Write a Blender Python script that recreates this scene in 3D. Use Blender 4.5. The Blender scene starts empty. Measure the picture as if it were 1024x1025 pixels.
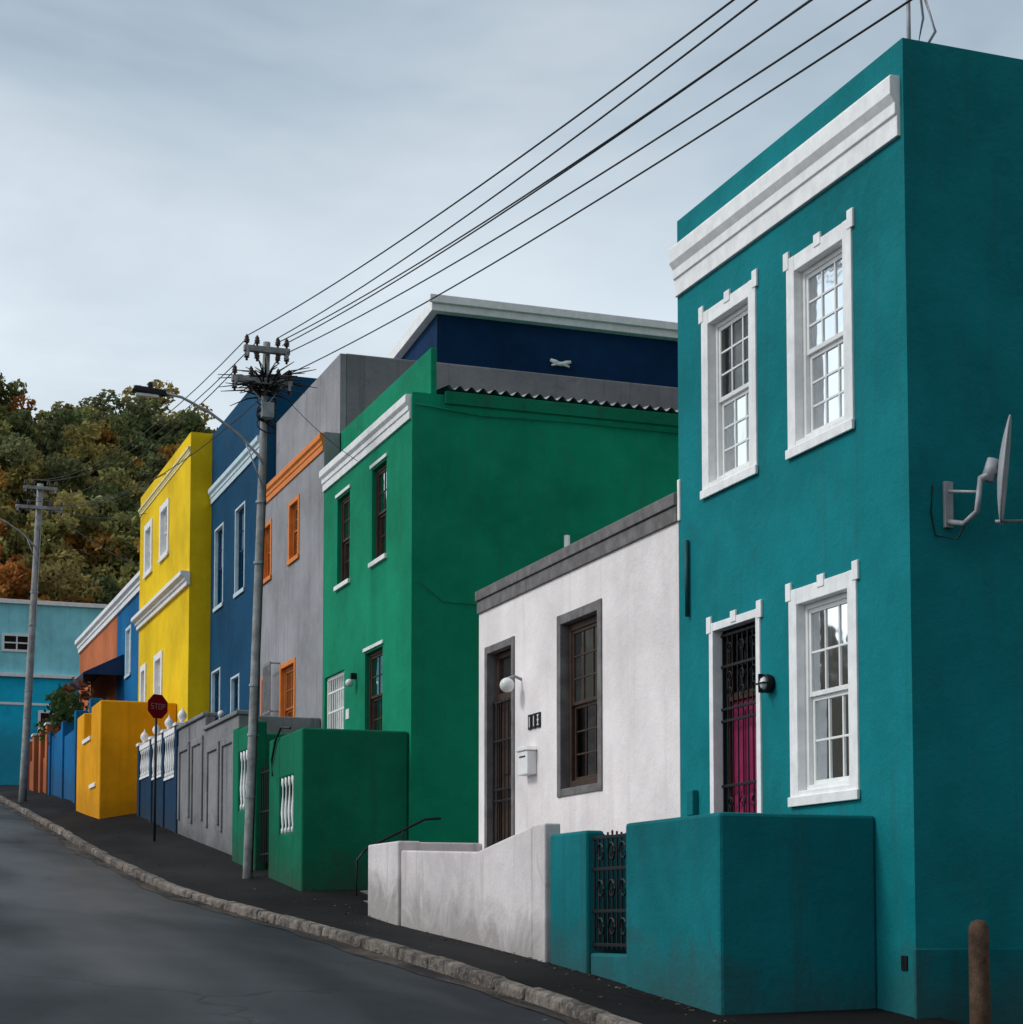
import bpy, math, random
import numpy as np
from mathutils import Vector, Matrix
random.seed(7); rng=np.random.default_rng(7)
sc=bpy.context.scene
rad=math.radians

# ------------------------------------------------------------------ materials
MATS={}
def newmat(name):
    m=bpy.data.materials.new(name); m.use_nodes=True
    nt=m.node_tree; nt.nodes.clear()
    out=nt.nodes.new('ShaderNodeOutputMaterial')
    MATS[name]=m
    return m,nt,out
def N(nt,t,**kw):
    n=nt.nodes.new(t)
    for k,v in kw.items(): setattr(n,k,v)
    return n
def L(nt,a,b): nt.links.new(a,b)
def noise(nt,co,scale,detail=4,rough=.55,dist=0.0):
    n=N(nt,'ShaderNodeTexNoise'); n.inputs['Scale'].default_value=scale
    n.inputs['Detail'].default_value=detail; n.inputs['Roughness'].default_value=rough
    n.inputs['Distortion'].default_value=dist
    L(nt,co,n.inputs['Vector']); return n.outputs['Fac']
def mapping(nt,co,scale):
    m=N(nt,'ShaderNodeMapping'); m.inputs['Scale'].default_value=scale
    L(nt,co,m.inputs['Vector']); return m.outputs['Vector']
def mrange(nt,fac,a,b,c=0.0,d=1.0):
    m=N(nt,'ShaderNodeMapRange'); m.inputs[1].default_value=a; m.inputs[2].default_value=b
    m.inputs[3].default_value=c; m.inputs[4].default_value=d
    L(nt,fac,m.inputs[0]); return m.outputs[0]
def mixc(nt,fac,c1,c2,blend='MIX'):
    m=N(nt,'ShaderNodeMix',data_type='RGBA',blend_type=blend)
    if isinstance(fac,(int,float)): m.inputs[0].default_value=fac
    else: L(nt,fac,m.inputs[0])
    for s,c in ((6,c1),(7,c2)):
        if isinstance(c,tuple): m.inputs[s].default_value=(c[0],c[1],c[2],1)
        else: L(nt,c,m.inputs[s])
    return m.outputs[2]
def math_(nt,op,a,b):
    m=N(nt,'ShaderNodeMath',operation=op)
    for i,v in ((0,a),(1,b)):
        if isinstance(v,(int,float)): m.inputs[i].default_value=v
        else: L(nt,v,m.inputs[i])
    return m.outputs[0]

def plaster(name,col,dirt=.35,rough=.8,bump=.35,fade=.12,dirtcol=(.05,.045,.04),spec=.10,splash=.6):
    m,nt,out=newmat(name)
    tc=N(nt,'ShaderNodeTexCoord'); co=tc.outputs['Object']
    b=N(nt,'ShaderNodeBsdfPrincipled'); b.inputs['Roughness'].default_value=rough
    b.inputs['Specular IOR Level'].default_value=spec
    big=noise(nt,co,.55,3,.6); mid=noise(nt,co,3.2,4,.65)
    streak=noise(nt,mapping(nt,co,(5.5,5.5,.3)),1.0,4,.65)
    blot=noise(nt,co,1.3,5,.72,.8)
    dark=tuple(c*.72 for c in col); lite=tuple(min(.92,c*(1+fade)+.02*fade) for c in col)
    c=mixc(nt,mrange(nt,big,.3,.7),dark,lite)
    c=mixc(nt,mrange(nt,mid,.45,.75,0,.3),c,tuple(min(.92,x*1.3+.01) for x in col))
    c=mixc(nt,mrange(nt,streak,.54,.78,0,min(.9,dirt*1.25)),c,tuple(x*.4+d*.4 for x,d in zip(col,dirtcol)))
    c=mixc(nt,mrange(nt,blot,.59,.72,0,min(.9,dirt*1.1)),c,tuple(x*.55+d*.3 for x,d in zip(col,dirtcol)))
    # rain-splash dirt on the foot of the wall, following the sloping pavement
    sp=N(nt,'ShaderNodeSeparateXYZ'); L(nt,co,sp.inputs[0]); y=sp.outputs['Y']
    gl=math_(nt,'ADD',math_(nt,'MULTIPLY',y,.072),math_(nt,'MULTIPLY',math_(nt,'MULTIPLY',y,y),.0006))
    hh=math_(nt,'ADD',math_(nt,'SUBTRACT',sp.outputs['Z'],gl),1.9)
    hh=math_(nt,'ADD',hh,math_(nt,'MULTIPLY',math_(nt,'SUBTRACT',blot,.5),-1.5))
    c=mixc(nt,mrange(nt,hh,.0,.55,splash,0),c,tuple(x*.38+d*.5 for x,d in zip(col,dirtcol)))
    L(nt,c,b.inputs['Base Color'])
    h=math_(nt,'ADD',noise(nt,co,14,5,.7),math_(nt,'MULTIPLY',noise(nt,co,1.1,2),1.8))
    bp=N(nt,'ShaderNodeBump'); bp.inputs['Strength'].default_value=bump; bp.inputs['Distance'].default_value=.03
    L(nt,h,bp.inputs['Height']); L(nt,bp.outputs[0],b.inputs['Normal'])
    L(nt,b.outputs[0],out.inputs[0]); return m
def paint(name,col,rough=.5,metal=0.0,var=.15,scale=6,bump=.1,spec=.3):
    m,nt,out=newmat(name)
    tc=N(nt,'ShaderNodeTexCoord'); co=tc.outputs['Object']
    b=N(nt,'ShaderNodeBsdfPrincipled'); b.inputs['Roughness'].default_value=rough
    b.inputs['Metallic'].default_value=metal; b.inputs['Specular IOR Level'].default_value=spec
    n=noise(nt,co,scale,4,.65)
    c=mixc(nt,mrange(nt,n,.35,.7),tuple(x*(1-var) for x in col),tuple(min(.92,x*(1+var*.5)) for x in col))
    st=noise(nt,mapping(nt,co,(9,9,.8)),1,4,.6)
    c=mixc(nt,mrange(nt,st,.55,.78,0,min(.8,var*1.9)),c,tuple(x*.45+.02 for x in col))
    L(nt,c,b.inputs['Base Color'])
    bp=N(nt,'ShaderNodeBump'); bp.inputs['Strength'].default_value=bump; bp.inputs['Distance'].default_value=.01
    L(nt,noise(nt,co,40,2),bp.inputs['Height']); L(nt,bp.outputs[0],b.inputs['Normal'])
    L(nt,b.outputs[0],out.inputs[0]); return m

plaster('teal_plaster',(.002,.185,.207),dirt=.38)
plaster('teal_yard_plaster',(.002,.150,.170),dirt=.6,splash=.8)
plaster('white_plaster',(.86,.795,.79),dirt=.26,dirtcol=(.35,.28,.24),fade=.04,splash=.5)
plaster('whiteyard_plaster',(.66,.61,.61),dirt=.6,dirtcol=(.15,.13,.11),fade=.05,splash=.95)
plaster('green_plaster',(.002,.240,.122),dirt=.38)
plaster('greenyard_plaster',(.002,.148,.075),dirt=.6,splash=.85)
plaster('grey_plaster',(.30,.30,.32),dirt=.6)
plaster('concrete_plaster',(.24,.24,.25),dirt=.9,bump=.6,splash=.9)
plaster('blue_plaster',(.003,.058,.130),dirt=.4)
plaster('navy_plaster',(.002,.030,.090),dirt=.3)
plaster('darkblue_plaster',(.01,.04,.085),dirt=.4)
plaster('yellow_plaster',(.90,.58,.010),dirt=.15,fade=.04,dirtcol=(.4,.2,.01))
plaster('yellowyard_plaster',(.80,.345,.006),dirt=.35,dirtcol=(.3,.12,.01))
plaster('terracotta_plaster',(.50,.15,.06),dirt=.3)
plaster('farblue_plaster',(.006,.13,.32),dirt=.25)
plaster('cyan_plaster',(.012,.52,.78),dirt=.25)
plaster('palecyan_plaster',(.28,.74,.85),dirt=.25)
paint('white_trim',(.86,.86,.86),.55,var=.12)
paint('grey_trim',(.17,.16,.16),.8,var=.35)
paint('lightblue_trim',(.55,.68,.75),.6)
paint('orange_trim',(.75,.22,.035),.6)
paint('yellow_trim',(.85,.72,.35),.6,var=.1)
paint('brown_wood',(.055,.028,.018),.55,var=.4)
paint('orange_wood',(.45,.14,.03),.5,var=.3)
paint('white_wood',(.80,.80,.79),.45,var=.08)
paint('black_iron',(.010,.010,.012),.5,metal=.2)
paint('magenta_door',(.34,.012,.095),.5,var=.3)
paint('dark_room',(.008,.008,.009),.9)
paint('fabric',(.56,.55,.54),.9,var=.2)
paint('fabric_dim',(.22,.21,.22),.9,var=.3)
paint('galv',(.34,.36,.38),.6,metal=.2,var=.3)
paint('pole_wood',(.33,.33,.33),.85,var=.4,scale=4,bump=.5)
paint('cable',(.010,.010,.011),.6)
paint('ceramic',(.06,.03,.025),.3)
paint('dish_grey',(.36,.38,.40),.55)
paint('stop_red',(.16,.006,.010),.9,spec=.05,var=.05)
paint('sign_letters',(.30,.22,.22),.9,spec=.05,var=.05)
paint('post_wood',(.10,.06,.038),.9,var=.6,bump=.6)
paint('roof_felt',(.12,.12,.13),.85)
paint('zinc',(.30,.32,.34),.5,metal=.4,var=.35)
paint('downpipe_teal',(.003,.06,.07),.5)
paint('soil',(.05,.045,.03),.95,var=.4,scale=.3)
paint('awning_blue',(.015,.04,.10),.8)
paint('lampglass',(.75,.76,.75),.2)
paint('dry_litter',(.16,.10,.05),.9,var=.5,scale=20)

def glass():
    m,nt,out=newmat('glass')
    tr=N(nt,'ShaderNodeBsdfTransparent'); tr.inputs[0].default_value=(.66,.69,.68,1)
    gl=N(nt,'ShaderNodeBsdfGlossy'); gl.inputs['Roughness'].default_value=.05; gl.inputs['Color'].default_value=(.75,.78,.8,1)
    fr=N(nt,'ShaderNodeFresnel'); fr.inputs[0].default_value=1.42
    tc=N(nt,'ShaderNodeTexCoord')
    bp=N(nt,'ShaderNodeBump'); bp.inputs['Strength'].default_value=.35; bp.inputs['Distance'].default_value=.02
    L(nt,noise(nt,tc.outputs['Object'],2.5,2),bp.inputs['Height'])
    L(nt,bp.outputs[0],gl.inputs['Normal'])
    mx=N(nt,'ShaderNodeMixShader'); L(nt,fr.outputs[0],mx.inputs[0]); L(nt,tr.outputs[0],mx.inputs[1]); L(nt,gl.outputs[0],mx.inputs[2])
    L(nt,mx.outputs[0],out.inputs[0])
glass()

def asphalt(name,base,rlo,rhi,s0=.15,s1=.5,patchy=1.0):
    m,nt,out=newmat(name)
    tc=N(nt,'ShaderNodeTexCoord'); co=tc.outputs['Object']
    b=N(nt,'ShaderNodeBsdfPrincipled')
    # broad, soft damp areas stretched along the wheel tracks
    big=noise(nt,mapping(nt,co,(.42,.11,1)),1,3,.5); mid=noise(nt,co,1.4,5,.7); fine=noise(nt,co,55,2,.7)
    c=mixc(nt,mrange(nt,mid,.32,.70),tuple(x*.72 for x in base),tuple(x*1.25 for x in base))
    c=mixc(nt,mrange(nt,fine,.55,.75,0,.55),c,tuple(x*3.0 for x in base))
    c=mixc(nt,mrange(nt,big,.40,.66,0,.45*patchy),c,tuple(x*2.0 for x in base))
    vor=N(nt,'ShaderNodeTexVoronoi',feature='DISTANCE_TO_EDGE'); vor.inputs['Scale'].default_value=.36
    dco=N(nt,'ShaderNodeVectorMath',operation='ADD'); nn=N(nt,'ShaderNodeTexNoise'); nn.inputs['Scale'].default_value=1.3; nn.inputs['Detail'].default_value=4
    L(nt,co,nn.inputs['Vector']); L(nt,co,dco.inputs[0]); L(nt,nn.outputs['Color'],dco.inputs[1]); L(nt,dco.outputs[0],vor.inputs['Vector'])
    crack=mrange(nt,vor.outputs['Distance'],0.0,.018,.8,0)
    crack=math_(nt,'MULTIPLY',crack,mrange(nt,noise(nt,co,.35,2),.44,.56))
    c=mixc(nt,crack,c,tuple(x*.3 for x in base))
    L(nt,c,b.inputs['Base Color'])
    L(nt,mrange(nt,big,.38,.66,rhi,rlo),b.inputs['Roughness'])
    L(nt,mrange(nt,big,.38,.66,s0,s1),b.inputs['Specular IOR Level'])
    bp=N(nt,'ShaderNodeBump'); bp.inputs['Strength'].default_value=.35; bp.inputs['Distance'].default_value=.012
    h=math_(nt,'ADD',noise(nt,co,24,4,.75),math_(nt,'MULTIPLY',crack,-1.5))
    L(nt,h,bp.inputs['Height']); L(nt,bp.outputs[0],b.inputs['Normal'])
    L(nt,b.outputs[0],out.inputs[0])
asphalt('road_asphalt',(.0165,.0195,.0245),.46,.66,.12,.40)
asphalt('pavement_asphalt',(.0085,.008,.0085),.75,.9,.08,.16,.4)
def kerbmat():
    m,nt,out=newmat('kerb_stone')
    tc=N(nt,'ShaderNodeTexCoord'); co=tc.outputs['Object']
    g=N(nt,'ShaderNodeNewGeometry')
    b=N(nt,'ShaderNodeBsdfPrincipled'); b.inputs['Roughness'].default_value=.88; b.inputs['Specular IOR Level'].default_value=.2
    c=mixc(nt,g.outputs['Random Per Island'],(.13,.105,.09),(.26,.22,.19))
    c=mixc(nt,mrange(nt,noise(nt,co,3.5,6,.75),.40,.60,0,.92),c,(.028,.025,.023))
    c=mixc(nt,mrange(nt,noise(nt,co,22,3,.7),.5,.7,0,.45),c,(.34,.31,.28))
    L(nt,c,b.inputs['Base Color'])
    bp=N(nt,'ShaderNodeBump'); bp.inputs['Strength'].default_value=.9; bp.inputs['Distance'].default_value=.03
    L(nt,noise(nt,co,12,5,.75),bp.inputs['Height']); L(nt,bp.outputs[0],b.inputs['Normal'])
    L(nt,b.outputs[0],out.inputs[0])
kerbmat()
def gutter():
    m,nt,out=newmat('gutter')
    tc=N(nt,'ShaderNodeTexCoord'); co=tc.outputs['Object']
    b=N(nt,'ShaderNodeBsdfPrincipled'); b.inputs['Roughness'].default_value=.85; b.inputs['Specular IOR Level'].default_value=.2
    c=mixc(nt,mrange(nt,noise(nt,mapping(nt,co,(2.5,.8,1)),1,6,.7),.4,.65),(.014,.013,.013),(.085,.068,.055))
    L(nt,c,b.inputs['Base Color'])
    bp=N(nt,'ShaderNodeBump'); bp.inputs['Strength'].default_value=.6; bp.inputs['Distance'].default_value=.01
    L(nt,noise(nt,co,40,4,.7),bp.inputs['Height']); L(nt,bp.outputs[0],b.inputs['Normal'])
    L(nt,b.outputs[0],out.inputs[0])
gutter()
def foliage():
    m,nt,out=newmat('foliage')
    at=N(nt,'ShaderNodeAttribute',attribute_name='Col')
    d=N(nt,'ShaderNodeBsdfDiffuse')
    t=N(nt,'ShaderNodeBsdfTranslucent')
    L(nt,at.outputs['Color'],d.inputs['Color']); L(nt,at.outputs['Color'],t.inputs[0])
    mx=N(nt,'ShaderNodeMixShader'); mx.inputs[0].default_value=.35
    L(nt,d.outputs[0],mx.inputs[1]); L(nt,t.outputs[0],mx.inputs[2]); L(nt,mx.outputs[0],out.inputs[0])
foliage()

# ------------------------------------------------------------------ mesh helpers
class Part:
    def __init__(s): s.v=[]; s.f=[]
    def add(s,vs,fs):
        o=len(s.v); s.v+=[tuple(v) for v in vs]; s.f+=[tuple(i+o for i in f) for f in fs]
    def box(s,x0,x1,y0,y1,z0,z1):
        s.add([(x0,y0,z0),(x1,y0,z0),(x1,y1,z0),(x0,y1,z0),(x0,y0,z1),(x1,y0,z1),(x1,y1,z1),(x0,y1,z1)],
              [(0,3,2,1),(4,5,6,7),(0,1,5,4),(1,2,6,5),(2,3,7,6),(3,0,4,7)])
    def hexa(s,pts): s.add(pts,[(0,3,2,1),(4,5,6,7),(0,1,5,4),(1,2,6,5),(2,3,7,6),(3,0,4,7)])
    def quad(s,a,b,c,d): s.add([a,b,c,d],[(0,1,2,3)])
    def prism_z(s,xy,z0,z1):
        n=len(xy); vs=[(x,y,z0) for x,y in xy]+[(x,y,z1) for x,y in xy]
        s.add(vs,[tuple(range(n)),tuple(range(2*n-1,n-1,-1))]+[(i,i+n,(i+1)%n+n,(i+1)%n) for i in range(n)])
    def prism_x(s,x0,x1,yz):
        n=len(yz); vs=[(x0,y,z) for y,z in yz]+[(x1,y,z) for y,z in yz]
        s.add(vs,[tuple(range(n)),tuple(range(2*n-1,n-1,-1))]+[(i,i+n,(i+1)%n+n,(i+1)%n) for i in range(n)])
    def profile_y(s,y0,y1,xz):
        n=len(xz); vs=[(x,y0,z) for x,z in xz]+[(x,y1,z) for x,z in xz]
        s.add(vs,[tuple(range(n)),tuple(range(2*n-1,n-1,-1))]+[(i,i+n,(i+1)%n+n,(i+1)%n) for i in range(n)])
    def tube(s,pts,r,n=8,caps=True):
        pts=[Vector(p) for p in pts]; rs=r if isinstance(r,(list,tuple)) else [r]*len(pts)
        o=len(s.v)
        for i,p in enumerate(pts):
            t=(pts[min(i+1,len(pts)-1)]-pts[max(i-1,0)]).normalized()
            a=t.cross(Vector((0,0,1)))
            if a.length<.05: a=t.cross(Vector((1,0,0)))
            a.normalize(); b=t.cross(a)
            for k in range(n):
                an=2*math.pi*k/n
                s.v.append(tuple(p+(a*math.cos(an)+b*math.sin(an))*rs[i]))
        for i in range(len(pts)-1):
            for k in range(n):
                s.f.append((o+i*n+k,o+i*n+(k+1)%n,o+(i+1)*n+(k+1)%n,o+(i+1)*n+k))
        if caps:
            s.f.append(tuple(o+k for k in range(n))[::-1]); s.f.append(tuple(o+(len(pts)-1)*n+k for k in range(n)))
    def lathe(s,c,prof,n=12,axis='Z'):
        o=len(s.v)
        for r,h in prof:
            for k in range(n):
                an=2*math.pi*k/n; a,b=r*math.cos(an),r*math.sin(an)
                if axis=='Z': s.v.append((c[0]+a,c[1]+b,c[2]+h))
                elif axis=='X': s.v.append((c[0]+h,c[1]+a,c[2]+b))
                else: s.v.append((c[0]+a,c[1]+h,c[2]+b))
        for i in range(len(prof)-1):
            for k in range(n):
                s.f.append((o+i*n+k,o+i*n+(k+1)%n,o+(i+1)*n+(k+1)%n,o+(i+1)*n+k))
        s.f.append(tuple(o+k for k in range(n))[::-1]); s.f.append(tuple(o+(len(prof)-1)*n+k for k in range(n)))
    def sphere(s,c,r,n=12):
        pr=[(max(.001,r*math.sin(math.pi*i/n)),-r*math.cos(math.pi*i/n)) for i in range(n+1)]
        s.lathe(c,pr,n)
    def make(s,name,mat,parent=None,bevel=0,smooth=False):
        me=bpy.data.meshes.new(name); me.from_pydata(s.v,[],s.f); me.update()
        me.materials.append(MATS[mat])
        ob=bpy.data.objects.new(name,me); sc.collection.objects.link(ob)
        import bmesh
        bm=bmesh.new(); bm.from_mesh(me)
        bmesh.ops.recalc_face_normals(bm,faces=bm.faces); bm.to_mesh(me); bm.free()
        if smooth:
            for p in me.polygons: p.use_smooth=True
        if parent:
            ob.parent=parent; ob.matrix_parent_inverse=Matrix.Translation(-parent.location)
        if bevel:
            md=ob.modifiers.new('Bevel','BEVEL'); md.width=bevel; md.segments=2; md.limit_method='ANGLE'; md.angle_limit=rad(40)
        return ob
class Thing:
    def __init__(s,name,loc): s.name=name; s.loc=loc; s.parts={}
    def p(s,part,mat,bevel=0,smooth=False):
        k=part
        if k not in s.parts: s.parts[k]=(Part(),mat,bevel,smooth)
        return s.parts[k][0]
    def done(s):
        e=bpy.data.objects.new(s.name,None); e.location=s.loc; e.empty_display_size=.5
        sc.collection.objects.link(e)
        for k,(P,m,b,sm) in s.parts.items():
            if P.f: P.make(k,m,e,b,sm)
        return e

def wall_x(P,X,y0,y1,z0,z1,holes=(),depth=.2):
    ys=sorted(set([y0,y1]+[h[0] for h in holes]+[h[1] for h in holes]))
    zs=sorted(set([z0,z1]+[h[2] for h in holes]+[h[3] for h in holes]))
    for i in range(len(ys)-1):
        for j in range(len(zs)-1):
            cy=(ys[i]+ys[i+1])/2; cz=(zs[j]+zs[j+1])/2
            if any(h[0]<cy<h[1] and h[2]<cz<h[3] for h in holes): continue
            P.quad((X,ys[i],zs[j]),(X,ys[i],zs[j+1]),(X,ys[i+1],zs[j+1]),(X,ys[i+1],zs[j]))
    for a,b,c,d in holes:
        X2=X+depth
        P.quad((X,a,c),(X2,a,c),(X2,a,d),(X,a,d)); P.quad((X,b,c),(X,b,d),(X2,b,d),(X2,b,c))
        P.quad((X,a,c),(X,b,c),(X2,b,c),(X2,a,c)); P.quad((X,a,d),(X2,a,d),(X2,b,d),(X,b,d))
def shell(P,X,X2,y0,y1,z0,z1,holes=(),roof_drop=.35):
    """house body: facade with openings, side walls, back wall, parapets and flat roof"""
    wall_x(P,X,y0,y1,z0,z1,holes)
    P.quad((X,y0,z0),(X2,y0,z0),(X2,y0,z1),(X,y0,z1)); P.quad((X,y1,z0),(X,y1,z1),(X2,y1,z1),(X2,y1,z0))
    P.quad((X2,y0,z0),(X2,y1,z0),(X2,y1,z1),(X2,y0,z1))
    t=.22; zr=z1-roof_drop
    P.quad((X,y0,z1),(X2,y0,z1),(X2-t,y0+t,z1),(X+t,y0+t,z1)); P.quad((X,y1,z1),(X+t,y1-t,z1),(X2-t,y1-t,z1),(X2,y1,z1))
    P.quad((X,y0,z1),(X+t,y0+t,z1),(X+t,y1-t,z1),(X,y1,z1)); P.quad((X2,y0,z1),(X2,y1,z1),(X2-t,y1-t,z1),(X2-t,y0+t,z1))
    a,b,c,d=X+t,X2-t,y0+t,y1-t
    P.quad((a,c,zr),(a,c,z1),(b,c,z1),(b,c,zr)); P.quad((a,d,zr),(b,d,zr),(b,d,z1),(a,d,z1))
    P.quad((a,c,zr),(a,d,zr),(a,d,z1),(a,c,z1)); P.quad((b,c,zr),(b,c,z1),(b,d,z1),(b,d,zr))
    P.quad((a,c,zr),(b,c,zr),(b,d,zr),(a,d,zr))

def sashwin(T,X,y0,y1,z0,z1,frame='white_wood',nx=3,nz=2,curtain='fabric',fw=.05,bar=.022,cur=(0,1)):
    """sash window filling the clear opening; X = outer face of the box frame"""
    F=T.p('window_frames',frame,.004); G=T.p('window_glass','glass'); D=T.p('window_interior','dark_room')
    F.box(X,X+.09,y0,y0+fw,z0,z1); F.box(X,X+.09,y1-fw,y1,z0,z1)
    F.box(X+.001,X+.089,y0+fw,y1-fw,z1-fw,z1); F.box(X-.02,X+.089,y0+fw-.001,y1-fw+.001,z0,z0+fw)
    a,b=y0+fw,y1-fw; zm=(z0+z1)/2
    for c,d,xs in ((zm,z1-fw,X+.015),(z0+fw,zm,X+.045)):
        sw=.038
        F.box(xs,xs+.035,a,a+sw,c,d); F.box(xs,xs+.035,b-sw,b,c,d)
        F.box(xs+.001,xs+.034,a+sw,b-sw,c,c+.045); F.box(xs+.001,xs+.034,a+sw,b-sw,d-.04,d)
        for i in range(1,nx):
            y=a+sw+(b-a-2*sw)*i/nx; F.box(xs+.005,xs+.03,y-bar/2,y+bar/2,c+.045,d-.04)
        for j in range(1,nz):
            z=c+.045+(d-c-.085)*j/nz; F.box(xs+.007,xs+.028,a+sw,b-sw,z-bar/2,z+bar/2)
        G.quad((xs+.018,a+sw,c+.04),(xs+.018,b-sw,c+.04),(xs+.018,b-sw,d-.035),(xs+.018,a+sw,d-.035))
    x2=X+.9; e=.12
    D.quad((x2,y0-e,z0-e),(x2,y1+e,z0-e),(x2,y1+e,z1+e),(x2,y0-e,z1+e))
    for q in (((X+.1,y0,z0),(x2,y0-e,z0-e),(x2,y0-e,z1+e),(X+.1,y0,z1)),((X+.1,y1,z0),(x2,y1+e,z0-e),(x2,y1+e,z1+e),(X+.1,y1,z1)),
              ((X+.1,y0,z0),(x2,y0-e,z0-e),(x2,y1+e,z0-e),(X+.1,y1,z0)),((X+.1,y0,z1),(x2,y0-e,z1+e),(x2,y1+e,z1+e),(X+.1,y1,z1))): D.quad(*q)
    if curtain:
        C=T.p('curtains_'+curtain,curtain,0,True)
        spans=[cur] if not isinstance(cur,list) else cur
        for s0,s1 in spans:
            ya=y0+(y1-y0)*s0; yb=y0+(y1-y0)*s1; n=max(10,int((yb-ya)*60)); ph=random.random()*6
            vs=[]; fs=[]
            for i in range(n+1):
                y=ya+(yb-ya)*i/n; dx=.026*math.sin(y*46+ph)+.016*math.sin(y*19+ph*2)
                vs+=[(X+.19+dx,y,z0),(X+.17+dx*.6,y,z1)]
                if i<n: fs.append((2*i,2*i+2,2*i+3,2*i+1))
            C.add(vs,fs)
def surround(T,X,y0,y1,z0,z1,sw,mat,part='window_surrounds',proud=.05,deep=.12,sill=True,lugs=False,bottom=True,swt=None):
    S=T.p(part,mat,.006); swt=swt or sw
    S.box(X-proud,X+deep,y0,y0+sw,z0,z1); S.box(X-proud,X+deep,y1-sw,y1,z0,z1)
    S.box(X-proud+.002,X+deep-.002,y0+sw,y1-sw,z1-swt,z1-.002)
    if bottom:
        S.box(X-proud+.002,X+deep-.002,y0+sw,y1-sw,z0+.002,z0+sw*.8)
        if sill: S.box(X-proud-.02,X-proud+.01,y0-.015,y1+.015,z0-.02,z0+.07)
    if lugs:
        for a,b in ((y0-.045,y0+.055),(y1-.055,y1+.045)):
            S.box(X-proud-.008,X-.001,a,b,z1-.10,z1+.07)
        S.box(X-proud-.008,X-.001,(y0+y1)/2-.06,(y0+y1)/2+.06,z1-.06,z1+.055)
    return (y0+sw*.5,y1-sw*.5,z0+(sw*.4 if bottom else 0),z1-swt*.5),(y0+sw,y1-sw,z0+(sw*.8 if bottom else 0),z1-swt)
def cornice(P,X,y0,y1,z0,z1,d):
    h=z1-z0
    P.profile_y(y0,y1,[(X+.01,z0),(X-d*.35,z0),(X-d*.35,z0+h*.34),(X-d*.55,z0+h*.36),(X-d*.55,z0+h*.55),(X-d*.8,z0+h*.62),(X-d,z0+h*.68),(X-d,z1-h*.04),(X-d*.93,z1),(X+.01,z1)])
def baluster(P,c,h,r):
    P.lathe(c,[(r*.9,0),(r*.9,h*.08),(r*.45,h*.12),(r*.75,h*.25),(r,h*.38),(r*.7,h*.55),(r*.38,h*.7),(r*.38,h*.82),(r*.85,h*.9),(r*.85,h)],8)

# ------------------------------------------------------------------ ground profile
GY=[-80,0,13.9,18.2,24.3,27.6,31,33,39,45,58,80,95]; GZ=[-8.9,-1.98,-.78,-.38,.03,.46,.86,1.12,1.8,2.55,3.9,5.6,6.2]
CY=[-80,0,13.5,18.4,24,29.8,35.8,44.8,65,80,95]; CX=[6.1,6.1,6.0,6.0,5.75,5.35,5.1,5.2,5.6,5.6,5.6]; CZ=[-9.0,-2.0,-.78,-.36,.06,.53,1.23,2.2,4.2,5.5,6.1]
def sm(y,ky,kv):
    return float(np.mean(np.interp(y+np.linspace(-1.8,1.8,9),ky,kv)))
g=lambda y: sm(y,GY,GZ)
cx=lambda y: sm(y,CY,CX)
cz=lambda y: sm(y,CY,CZ)
LX=-3.6
ST=list(np.arange(-40,84.01,.5))
R=Part(); Pv=Part(); Gt=Part(); LP=Part()
def strip(P,rows):
    n=len(rows[0]); o=len(P.v)
    for r in rows: P.v+=[tuple(map(float,q)) for q in r]
    for i in range(len(rows)-1):
        for k in range(n-1):
            P.f.append((o+i*n+k,o+i*n+k+1,o+(i+1)*n+k+1,o+(i+1)*n+k))
rows=[];prow=[];lrow=[];grow2=[]
for y in ST:
    x=cx(y); z=cz(y)-.125
    def rz(xx):
        t=(xx-LX)/(x-.16-LX); t=min(max(t,0),1); return z+.10*math.sin(math.pi*t)+.010*math.sin(y*.9+t*7)
    rows.append([(LX+(x-.16-LX)*t,y,rz(LX+(x-.16-LX)*t)) for t in np.linspace(0,1,13)])
    zz=g(y); zc=cz(y)
    prow.append([(x+.0,y,zc-.006),(x+(6.9-x)*.5,y,(zc+zz)/2+.008*math.sin(y*1.3)),(6.9,y,zz),(8.6,y,zz+.04)])
    lrow.append([(LX,y,z+.13),(LX-2.2,y,z+.2)])
    w=.22+.07*math.sin(y*.7)+.04*math.sin(y*2.9)
    grow2.append([(x-.16-w,y,rz(x-.16-w)+.006),(x-.16-w/2,y,rz(x-.16-w/2)+.010),(x-.145,y,rz(x-.16)+.012)])
strip(R,rows); strip(Pv,prow); strip(LP,lrow); strip(Gt,grow2)
R.make('road','road_asphalt',smooth=True); Pv.make('pavement','pavement_asphalt',smooth=True)
Gt.make('road_gutter','gutter',smooth=True); LP.make('pavement','pavement_asphalt',smooth=True)
K=Part(); y=-20.0
while y<79:
    ln=random.uniform(.7,1.25); y2=y+ln-random.uniform(.006,.02)
    j=random.uniform(-.014,.014); jz=random.uniform(-.012,.008); j2=j+random.uniform(-.01,.01)
    pts=[]
    for zz in (-.3,0):
        for (yy,side) in ((y,0),(y,1),(y2,1),(y2,0)):
            XX=cx(yy)+(j if yy==y else j2); pts.append((XX-.14-(.03 if zz<0 else 0) if side==0 else XX+.02,yy,cz(yy)+jz+zz))
    K.hexa(pts)
    pts=[]
    for zz in (-.3,0):
        for (yy,side) in ((y,0),(y,1),(y2,1),(y2,0)):
            pts.append((LX-.17 if side==0 else LX+.02,yy,cz(yy)+.0+zz))
    K.hexa(pts)
    y+=ln
K.make('kerb','kerb_stone',bevel=.03)
Lf=Part()
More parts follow.
